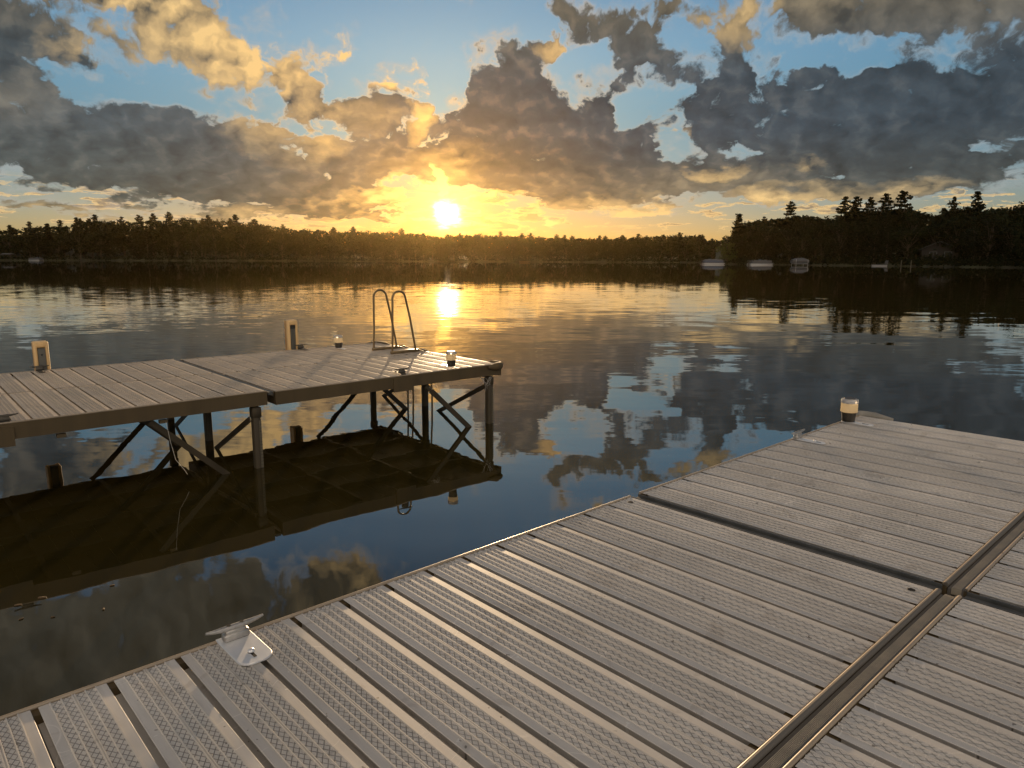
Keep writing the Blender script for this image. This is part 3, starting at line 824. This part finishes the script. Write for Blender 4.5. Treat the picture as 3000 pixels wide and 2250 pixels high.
c_thin = make_cleat('mooring_cleat', .052, .185, 'silver cleat on a long narrow plate beside the dock light of the near dock', -.128)
on_dock(c_thin, 4.015, 1.893, ZN, NF)
LW = 2.43
c_dark = make_cleat('mooring_cleat', .052, .185, 'dark cleat silhouetted on the front edge of the left dock near its lake end', -.128, dark=True)
on_dock(c_dark, 1.29, -.002, ZL, LF, math.pi)
for lab, x, y, rz in (('cleat on the left dock front edge cut by the left border', -1.80, -.002, math.pi),
                      ('dark cleat at the foot of the short tan bumper post', -1.25, LW, 0), ('dark cleat at the foot of the tall tan bumper post', 1.40, LW, 0)):
    c = dup(c_dark, (0, 0, 0)); c['label'] = lab; on_dock(c, x, y, ZL, LF, rz)
# ---------------------------------------------------------------- dock lights
def make_light():
    root = empty('dock_light')
    tag(root, 'solar dock light with frosted lens standing at the far corner of the near dock', 'dock light', 'solar lights on the dock edges')
    part(root, 'base_plate', M['plate'], lambda b: make_plate(b, .054, .195))
    part(root, 'key_slot', M['dark'], lambda b: (b.lathe([(.008, 0), (0, 0)], 18, c=(0, -.130, .0087), caps=False), b.box(-.004, .004, -.162, -.136, .0075, .0085)))  # slot shade painted as a dark disc and bar
    cy = -.035
    part(root, 'housing', M['body'], lambda b: b.lathe([(.036, .008), (.039, .010), (.041, .03), (.045, .066), (.046, .070)], 32, c=(0, cy, 0)))
    part(root, 'lens', M['lens'], lambda b: (b.lathe([(.046, .0702), (.0505, .073), (.0495, .130)], 72, c=(0, cy, 0), ripple=.018, caps=False)))
    part(root, 'cap', M['cap'], lambda b: b.lathe([(.0515, .1302), (.0530, .133), (.0530, .148), (.0500, .1545), (.0440, .157), (.0002, .1585)], 40, c=(0, cy, 0)))
    part(root, 'solar_cell', M['black'], lambda b: b.lathe([(.036, .1600), (.0365, .1592)], 24, c=(0, cy, 0)))
    return root
dl = make_light(); on_dock(dl, 4.69, 1.895, ZN, NF)
l2 = dup(dl, (0, 0, 0)); on_dock(l2, 1.90, .03, ZL, LF, math.pi); l2['label'] = 'dock light backlit on the front corner of the left dock nearest the sun glint'
l3 = dup(dl, (0, 0, 0)); on_dock(l3, 1.76, LW-.25, ZL, LF, 0); l3['label'] = 'dock light on the back edge between the tall bumper post and the ladder'
# ---------------------------------------------------------------- the dock on the left
ld = tag(empty('dock'), 'raised tan dock across the water on the left on braced legs', 'dock')
ld.matrix_world = LF
LP = (LW-.034)/2
for i, x0 in enumerate((-5.0+.05, -2.455, .04)):
    dz = -.012 if i == 2 else 0
    for y0, y1 in ((0, LP), (LP+.034, LW)):
        add_panel(ld, x0, y0, ZL+dz, y1-y0, (M['deck_suntint'], M['tread_suntint']))
    part(ld, 'side_rail', M['rail'], lambda b: b.box(x0, x0+SEC, -.014, .03, ZL+dz-.115, ZL+dz-.0065))
    part(ld, 'side_rail', M['rail'], lambda b: b.box(x0, x0+SEC, LW-.03, LW+.014, ZL+dz-.115, ZL+dz-.0065))
    part(ld, 'edge_rim', M['rim'], lambda b: [b.tube([(x0, y, ZL+dz-.002), (x0+SEC, y, ZL+dz-.002)], .006, 8) for y in (-.006, LW+.006)])
    part(ld, 'seam_strip', M['bead'], lambda b: b.box(x0, x0+SEC, LP+.004, LP+.030, ZL+dz-.10, ZL+dz-.032))
    part(ld, 'cross_beam', M['rail'], lambda b: [b.box(x0+q, x0+q+.04, .031, LW-.031, ZL+dz-.115, ZL+dz-.052) for q in (.002, SEC*.33, SEC*.66, SEC-.042)])
    part(ld, 'underside_stringer', M['rail'], lambda b: [b.box(x0+.045, x0+SEC-.045, y, y+.04, ZL+dz-.11, ZL+dz-.053) for y in (.6, 1.8)])
for x in (-.062, -2.55): part(ld, 'joint_channel', M['joint'], lambda b: (b.box(x+.046, x+.09, .0, LW, ZL-.04, ZL-.016)))
part(ld, 'end_rail', M['rail'], lambda b: b.box(.04+SEC+.001, .04+SEC+.03, -.014, LW+.014, ZL-.137, ZL-.016))
YL = (.03, LW/2, LW-.03)
leg_row(ld, 2.36, YL, ZL-.137, tape=(0,))
leg_row(ld, -.12, YL, ZL-.125, tape=(0,))
leg_row(ld, -4.9, YL, ZL-.125, tape=())
for x in (-1.98, 1.17): part(ld, 'rail_bracket', M['rail'], lambda b: b.box(x, x+.22, -.026, -.0145, ZL-.16, ZL-.03))
part(ld, 'rail_foot', M['rail'], lambda b: [b.box(x, x+.055, -.012, .028, ZL-.15, ZL-.1255) for x in (-1.52, -.86)])
for nm, pts, lab in (('front', [(2.30, -.032), (2.502, -.032), (2.502, .26)], 'dark rubber bumper round the front lake corner of the left dock'),
                     ('back', [(2.502, LW-.30), (2.502, LW+.032), (2.28, LW+.032)], 'dark rubber bumper round the back lake corner of the left dock')):
    o = corner_bumper(ld, pts, ZL-.035, .026).build('corner_bumper', M['rail']); o.matrix_world = LF; tag(o, lab, 'bumper')
# ---------------------------------------------------------------- bumper posts
def bumper_post(x, top, deep, label, h=.33, wide=.125):
    root = empty('bumper_post'); root.matrix_world = LF @ Matrix.Translation((x, LW+.075, ZL))
    tag(root, label, 'dock bumper', 'tan padded bumper posts on the left dock')
    def cush(b):
        b.rbox(-wide/2, -.031, -.056, .055, -h, top, .014, 3)
        b.rbox(.031, wide/2, -.056, .055, -h, top, .014, 3)
        b.rbox(-wide/2, wide/2, -.020, .055, -h+.001, top-.0005, .014, 3)
        b.rbox(-wide/2+.0005, wide/2-.0005, -.0555, .054, top-.058, top-.0002, .014, 3)
    part(root, 'cushion', M['cushion'], cush)
    if deep:
        part(root, 'mounting_channel', M['insert'], lambda b: (b.box(-.030, .030, -.040, -.021, -h, top-.10), b.box(-.024, -.016, -.050, -.0405, -h, top-.10), b.box(.010, .018, -.052, -.0405, -h, top-.10)))
        part(root, 'end_cap', M['black'], lambda b: b.box(-.030, .030, -.050, -.0212, top-.099, top-.059))
    else:
        part(root, 'mounting_channel', M['insert'], lambda b: b.box(-.030, .030, -.058, -.0205, -h, top-.064))
        bo = part(root, 'bolt', M['black'], lambda b: b.lathe([(.008, 0), (.006, .004), (.0005, .005)], 12, c=(0, 0, 0)))
        bo.location = (0, -.058, top-.125); bo.rotation_euler = (R(90), 0, 0)
    return root
bumper_post(-1.215, .275, False, 'shorter tan bumper post with flat grey insert, on the far left of the left dock')
bumper_post(1.335, .340, True, 'taller tan bumper post with deep grey channel, left of the dock light')
# ---------------------------------------------------------------- swim ladder
lad = empty('swim_ladder'); lad.matrix_world = LF @ Matrix.Translation((2.02, 1.355, ZL-.012))
tag(lad, 'metal swim ladder with two tall looped handrails at the lake end of the left dock', 'ladder')
for y in (0.0, .41):
    def loop(b):
        pts = [(.0, y, .02), (.010, y, .30), (.018, y, .60)]
        cx, r_ = .105, .087
        pts += [(cx-r_*math.cos(R(k)), y, .630+r_*math.sin(R(k))*.95) for k in range(0, 181, 15)]
        pts += [(.248, y, .40), (.318, y, .02)]
        b.tube(pts, .0125, 10)
    part(lad, 'handrail', M['steel'], loop)
    part(lad, 'base_bar', M['steel'], lambda b: (b.rbox(-.02, .35, y-.018, y+.018, .0, .034, .004, 1)))
    part(lad, 'stringer', M['steel'], lambda b: [b.tube([(.35+q, y+.012, .02), (.455+q, y+.012, -.02), (.465+q*1.2, y+.012, -.30), (.48+q*1.4, y+.012, -1.3)], .0115, 8) for q in (0, .062)])
for z in (-.80, -1.08):
    part(lad, 'step', M['steel'], lambda b: b.rbox(.435, .57, .012, .42, z, z+.022, .004, 1))
# ---------------------------------------------------------------- threads and webs
def world_of(x, y, z): return LF @ Vector((x, y, z))
b = MB(); rr = random.Random(5)
pts = [world_of(-.82, -.02, ZL-.14), world_of(-.80, -.022, .34), world_of(-.775, -.025, .20), world_of(-.72, -.03, .11), world_of(-.70, -.03, .07)]
b.tube(pts, .0016, 4)
tag(b.build('fishing_line', M['thread']), 'thin tangled fishing line hanging below the front rail of the left dock', 'fishing line')
def web(name, cx, cy, cz, s, n, lab):
    b = MB()
    for i in range(n):
        p = world_of(cx+rr.uniform(-s, s), cy+rr.uniform(-.01, .01), cz); q = world_of(cx+rr.uniform(-s, s)*.8, cy+rr.uniform(-.01, .03), cz-rr.uniform(.3, 1)*s*1.6)
        m_ = (p+q)/2+Vector((rr.uniform(-.02, .02), rr.uniform(-.02, .02), -.015))
        b.tube([p, m_, q], .0011, 4)
    tag(b.build(name, M['thread']), lab, 'spider web')
web('spider_web', 1.63, -.018, ZL-.138, .05, 9, 'spider web in the corner between the front rail and the brace nearest the ladder')
web('spider_web', 2.28, -.018, ZL-.138, .09, 11, 'wispy spider web hanging from the rail beside the end leg of the left dock')
# ---------------------------------------------------------------- leaves on the water
def float_leaf(px, py, s, rz, lab):
    b = MB(); n = 8
    ring = [(math.cos(2*math.pi*k/n)*s*(1 if k % 2 else .8), math.sin(2*math.pi*k/n)*s*.4) for k in range(n)]
    vs = [(x, y, .004) for x, y in ring]+[(x*.9, y*.9, .001) for x, y in ring]+[(0, 0, .006)]
    b.raw(vs, [(k, (k+1) % n, 2*n) for k in range(n)]+[(n+(k+1) % n, n+k, k, (k+1) % n)[::-1] for k in range(n)])
    o = b.build('floating_leaf', M['deadleaf']); o.location = (px, py, 0); o.rotation_euler = (0, 0, rz)
    tag(o, lab, 'leaf', 'leaves floating by the left border')
for px, py, s, rz, w in ((-2.47, 3.34, .022, .4, 'second largest brown leaf floating by the left border'), (-2.40, 3.42, .026, .2, 'largest brown leaf floating by the left border'), (-2.36, 3.20, .014, 1, 'small brown floating leaf nearest the near dock'), (-2.22, 3.22, .013, .3, 'tiny brown floating leaf between two other small leaves'),
                         (-2.02, 3.30, .014, 2, 'small brown floating leaf farthest from the left border'), (-2.12, 3.56, .016, .5, 'brown floating leaf nearest the reflection of the left dock')):
    float_leaf(px, py, s, rz, w)

# ================================================================== far boats, cabin and shore clutter
def at(a, r_, z=0): x, y = polar(a, r_); return (x, y, z)
def pontoon_boat(name, a, r_, L, face, label, seats=True, cover=False, side='white', grp='pontoon boats along the shores'):
    root = empty(name, at(a, r_), face); tag(root, label, 'pontoon boat', grp)
    for s_ in (-1, 1):
        part(root, 'pontoon', M['cast'], lambda b: b.tube([(-L/2, s_*.85, .22), (-L/2+.3, s_*.85, .12), (L/2-.7, s_*.85, .12), (L/2-.1, s_*.85, .30)], [.2, .3, .3, .06], 10))
    part(root, 'hull_deck', M['white'], lambda b: b.box(-L/2+.2, L/2-.3, -1.15, 1.15, .40, .52))
    part(root, 'side_panel', M[side], lambda b: [b.box(-L/2+.35, L/2-.7, y-.03, y+.03, .56, 1.08) for y in (-1.1, 1.1)]+[b.box(x-.03, x+.03, -1.06, 1.06, .56, 1.08) for x in (-L/2+.35, L/2-.7)])
    part(root, 'top_rail', M['white'], lambda b: [b.tube([(-L/2+.3, y, 1.13), (L/2-.65, y, 1.13)], .03, 6) for y in (-1.1, 1.1)])
    if seats:
        part(root, 'seat', M['white'], lambda b: [b.rbox(x, x+.7, -.9, -.3, .7, 1.25, .08) for x in (-L*.3, L*.02)]+[b.rbox(L*.2, L*.2+.6, .2, .9, .7, 1.3, .08)])
        part(root, 'console', M['blue'], lambda b: b.rbox(-.2, .35, .25, .85, .6, 1.4, .08))
    if cover:
        def cv(b):
            n = 9; vs = []
            for i in range(n):
                x = -L/2+.3+(L-.9)*i/(n-1); hh = 1.15+.28*math.sin(math.pi*i/(n-1))+.06*(i % 2)
                vs += [(x, -1.14, 1.05), (x, -.5, hh), (x, .5, hh), (x, 1.14, 1.05)]
            b.raw(vs, [(i*4+k, i*4+k+1, i*4+k+5, i*4+k+4) for i in range(n-1) for k in range(3)], smooth=True)
        part(root, 'cover', M['white'], cv)
    part(root, 'outboard_motor', M['black'], lambda b: (b.rbox(-L/2-.35, -L/2+.1, -.2, .2, .65, 1.2, .08), b.box(-L/2-.2, -L/2-.05, -.06, .06, -.1, .65)))
    return root
pontoon_boat('pontoon_boat', 15.45, 207, 6.2, R(4), 'blue and white covered pontoon boat moored off the tip of the right point', False, True, 'blue')
pontoon_boat('pontoon_boat', 18.85, 198, 6.4, R(8), 'white pontoon boat with open seats in front of the dark right wood', True, False, 'white')
def lift_boat():
    root = empty('boat_on_lift', at(21.6, 190), R(6)); tag(root, 'small boat under a white cover on a shore lift right of the open pontoon boat', 'boat')
    def hull(b):
        secs = [(-2.2, .75, .55), (-1, .85, .5), (.6, .8, .5), (1.7, .45, .6), (2.3, .03, .85)]; vs = []
        for x, w, k in secs: vs += [(x, -w, 1.15), (x, -w*.7, k), (x, 0, k-.12), (x, w*.7, k), (x, w, 1.15)]
        b.raw(vs, [(i*5+k, i*5+k+1, i*5+k+6, i*5+k+5) for i in range(4) for k in range(4)]); b.raw(vs[:5], [(0, 1, 2, 3, 4)])
    part(root, 'hull', M['white'], hull)
    def cov(b):
        secs = [(-2.25, .78, 1.3), (-1, .88, 1.75), (.4, .83, 1.85), (1.6, .5, 1.5), (2.3, .05, 1.2)]; vs = []
        for x, w, k in secs: vs += [(x, -w, 1.14), (x, -w*.5, k), (x, w*.5, k), (x, w, 1.14)]
        b.raw(vs, [(i*4+k, i*4+k+1, i*4+k+5, i*4+k+4) for i in range(4) for k in range(3)], smooth=True)
    part(root, 'cover', M['white'], cov)
    part(root, 'lift_frame', M['cast'], lambda b: [b.bar((x, y, -.3), (x, y, 1.5), .08, .08) for x in (-1.6, 1.4) for y in (-1.1, 1.1)]+[b.bar((x, -1.1, .42), (x, 1.1, .42), .08, .08) for x in (-1.6, 1.4)]+[b.bar((-1.6, y, .36), (1.4, y, .36), .08, .06) for y in (-1.1, 1.1)])
lift_boat()
def small_boat(a, r_, label, person):
    root = empty('fishing_boat', at(a, r_), R(10)); tag(root, label, 'boat')
    def hull(b):
        secs = [(-1.9, .6, .1), (-.6, .7, .02), (.8, .6, .05), (1.9, .05, .3)]; vs = []
        for x, w, k in secs: vs += [(x, -w, .5), (x, -w*.7, k), (x, w*.7, k), (x, w, .5)]
        b.raw(vs, [(i*4+k, i*4+k+1, i*4+k+5, i*4+k+4) for i in range(3) for k in range(3)]); b.raw(vs[:4], [(0, 1, 2, 3)])
    part(root, 'hull', M['rail'], hull)
    part(root, 'bench', M['rail'], lambda b: [b.box(x, x+.3, -.6, .6, .33, .38) for x in (-1.2, .2)])
    part(root, 'outboard_motor', M['black'], lambda b: (b.rbox(-2.2, -1.92, -.15, .15, .45, .95, .05), b.box(-2.1, -2.0, -.05, .05, -.1, .45)))
small_boat(1.0, 262, 'small dark fishing boat out on the water right of the sun glint', False)
pontoon_boat('pontoon_boat', -33.2, 381, 7.0, R(-20), 'faint pontoon boat moored on the far shore near the left border', True, False, 'white')
def far_dock(a, r_, L, label):
    root = empty('boat_canopy', at(a, r_), R(-18)); tag(root, label, 'boat canopy')
    part(root, 'canopy', M['white'], lambda b: b.raw([(x, y, 2.6+.5*(1-abs(y)/1.4)) for x in (-L/2, L/2) for y in (-1.4, 0, 1.4)], [(0, 1, 4, 3), (1, 2, 5, 4)]))
    part(root, 'frame', M['leg'], lambda b: [b.bar((x, y, -.3), (x, y, 2.6), .09, .09) for x in (-L/2+.1, L/2-.1) for y in (-1.35, 1.35)])
far_dock(-34.7, 380, 6.0, 'pale boat canopy on posts at the left border of the far shore')
# lakeside cabin among the trees
def cabin():
    a, t = 30.4, 9; r_ = lerp_tab(PEN, a)+t; z = pen_h(a, t)
    root = empty('lake_cabin', at(a, r_, z+.2), R(-a+6)); tag(root, 'dim brown cabin with pale framed windows half hidden in the right wood', 'cabin')
    part(root, 'wall', M['wallwood'], lambda b: (b.box(-3.6, 3.6, 0, 5, -.6, 2.7), b.raw([(-3.6, .001, 2.7), (3.6, .001, 2.7), (0, .001, 4.3), (-3.6, 5, 2.7), (3.6, 5, 2.7), (0, 5, 4.3)], [(0, 1, 2), (4, 3, 5)])))
    def roof(b):
        for s_ in (-1, 1):
            b.raw([(s_*4.2, -.6, 2.5), (0, -.6, 4.42), (0, 5.6, 4.42), (s_*4.2, 5.6, 2.5), (s_*4.2, -.6, 2.62), (0, -.6, 4.56), (0, 5.6, 4.56), (s_*4.2, 5.6, 2.62)], [(0, 1, 2, 3), (4, 5, 6, 7), (0, 4, 5, 1), (3, 2, 6, 7), (0, 3, 7, 4)])
    part(root, 'roof', M['roof'], roof)
    for x in (-1.3, 1.6):
        w = part(root, 'window', M['glass'], lambda b: b.box(x-.62, x+.62, -.035, -.004, .7, 2.1))
        part(w, 'frame', M['white'], lambda b: [b.box(x-.74, x-.62, -.06, -.004, .6, 2.2), b.box(x+.62, x+.74, -.06, -.004, .6, 2.2), b.box(x-.62, x+.62, -.06, -.004, 2.1, 2.2), b.box(x-.62, x+.62, -.06, -.004, .6, .7), b.box(x-.03, x+.03, -.05, -.036, .7, 2.1)])
    part(root, 'porch_step', M['wallwood'], lambda b: [b.box(-2.6, -.9, -.5-.3*k, -.2-.3*k, -.2-.2*k, -.02-.2*k) for k in range(3)])
cabin()
def lawn_chair(a, t, label):
    r_ = lerp_tab(PEN, a)+t
    root = empty('lounge_chair', at(a, r_, pen_h(a, t)+.02), R(-a+80)); tag(root, label, 'chair')
    part(root, 'seat', M['white'], lambda b: b.box(-.9, .4, -.35, .35, .33, .40))
    part(root, 'backrest', M['white'], lambda b: b.bar((.4, 0, .38), (.85, 0, 1.05), .7, .06))
    for x in (-.8, .3):
        for y in (-.3, .3): part(root, 'leg', M['white'], lambda b: b.box(x-.03, x+.03, y-.03, y+.03, 0, .33))
lawn_chair(27.2, 1.6, 'white lounge chair on the bank below the right wood')
def shore_raft():
    r_ = lerp_tab(PEN, 26.8)-2
    root = empty('floating_raft', at(26.8, r_), R(-20)); tag(root, 'low pale swim raft at the bank beside the white lounge chair', 'raft')
    part(root, 'top', M['white'], lambda b: [b.box(-1.6, 1.6, -1.2+.3*k, -.93+.3*k, .32, .38) for k in range(8)])
    part(root, 'float', M['cast'], lambda b: [b.tube([(-1.5, y, .12), (1.5, y, .12)], .19, 10) for y in (-.8, .8)])
shore_raft()
for a, lab in ((28.15, 'pale dock piling in the shallows right of the lounge chair'), (28.75, 'pale dock piling standing farther right of the lounge chair')):
    b = MB(); b.tube([(0, 0, -.5), (0, 0, 1.0), (.01, 0, 1.35)], [.09, .085, .08], 10)
    o = b.build('dock_piling', M['tape']); o.location = at(a, lerp_tab(PEN, a)-1.2); tag(o, lab, 'piling', 'pilings in the shallows')

# ================================================================== evening air over the lake
b = MB(); b.box(-890, 890, -190, 890, -1.0, 46.0)
hz = b.build('haze', [])
hm = bpy.data.materials.new('evening_haze'); hm.use_nodes = True
hn = hm.node_tree; hn.nodes.clear()
pv = hn.nodes.new('ShaderNodeVolumePrincipled'); ho = hn.nodes.new('ShaderNodeOutputMaterial')
pv.inputs['Color'].default_value = (.95, .68, .26, 1)
pv.inputs['Density'].default_value = HAZE
pv.inputs['Anisotropy'].default_value = .84
hn.links.new(pv.outputs[0], ho.inputs['Volume'])
hz.data.materials.append(hm)
tag(hz, 'thin warm evening haze over the lake', 'haze', kind='stuff')
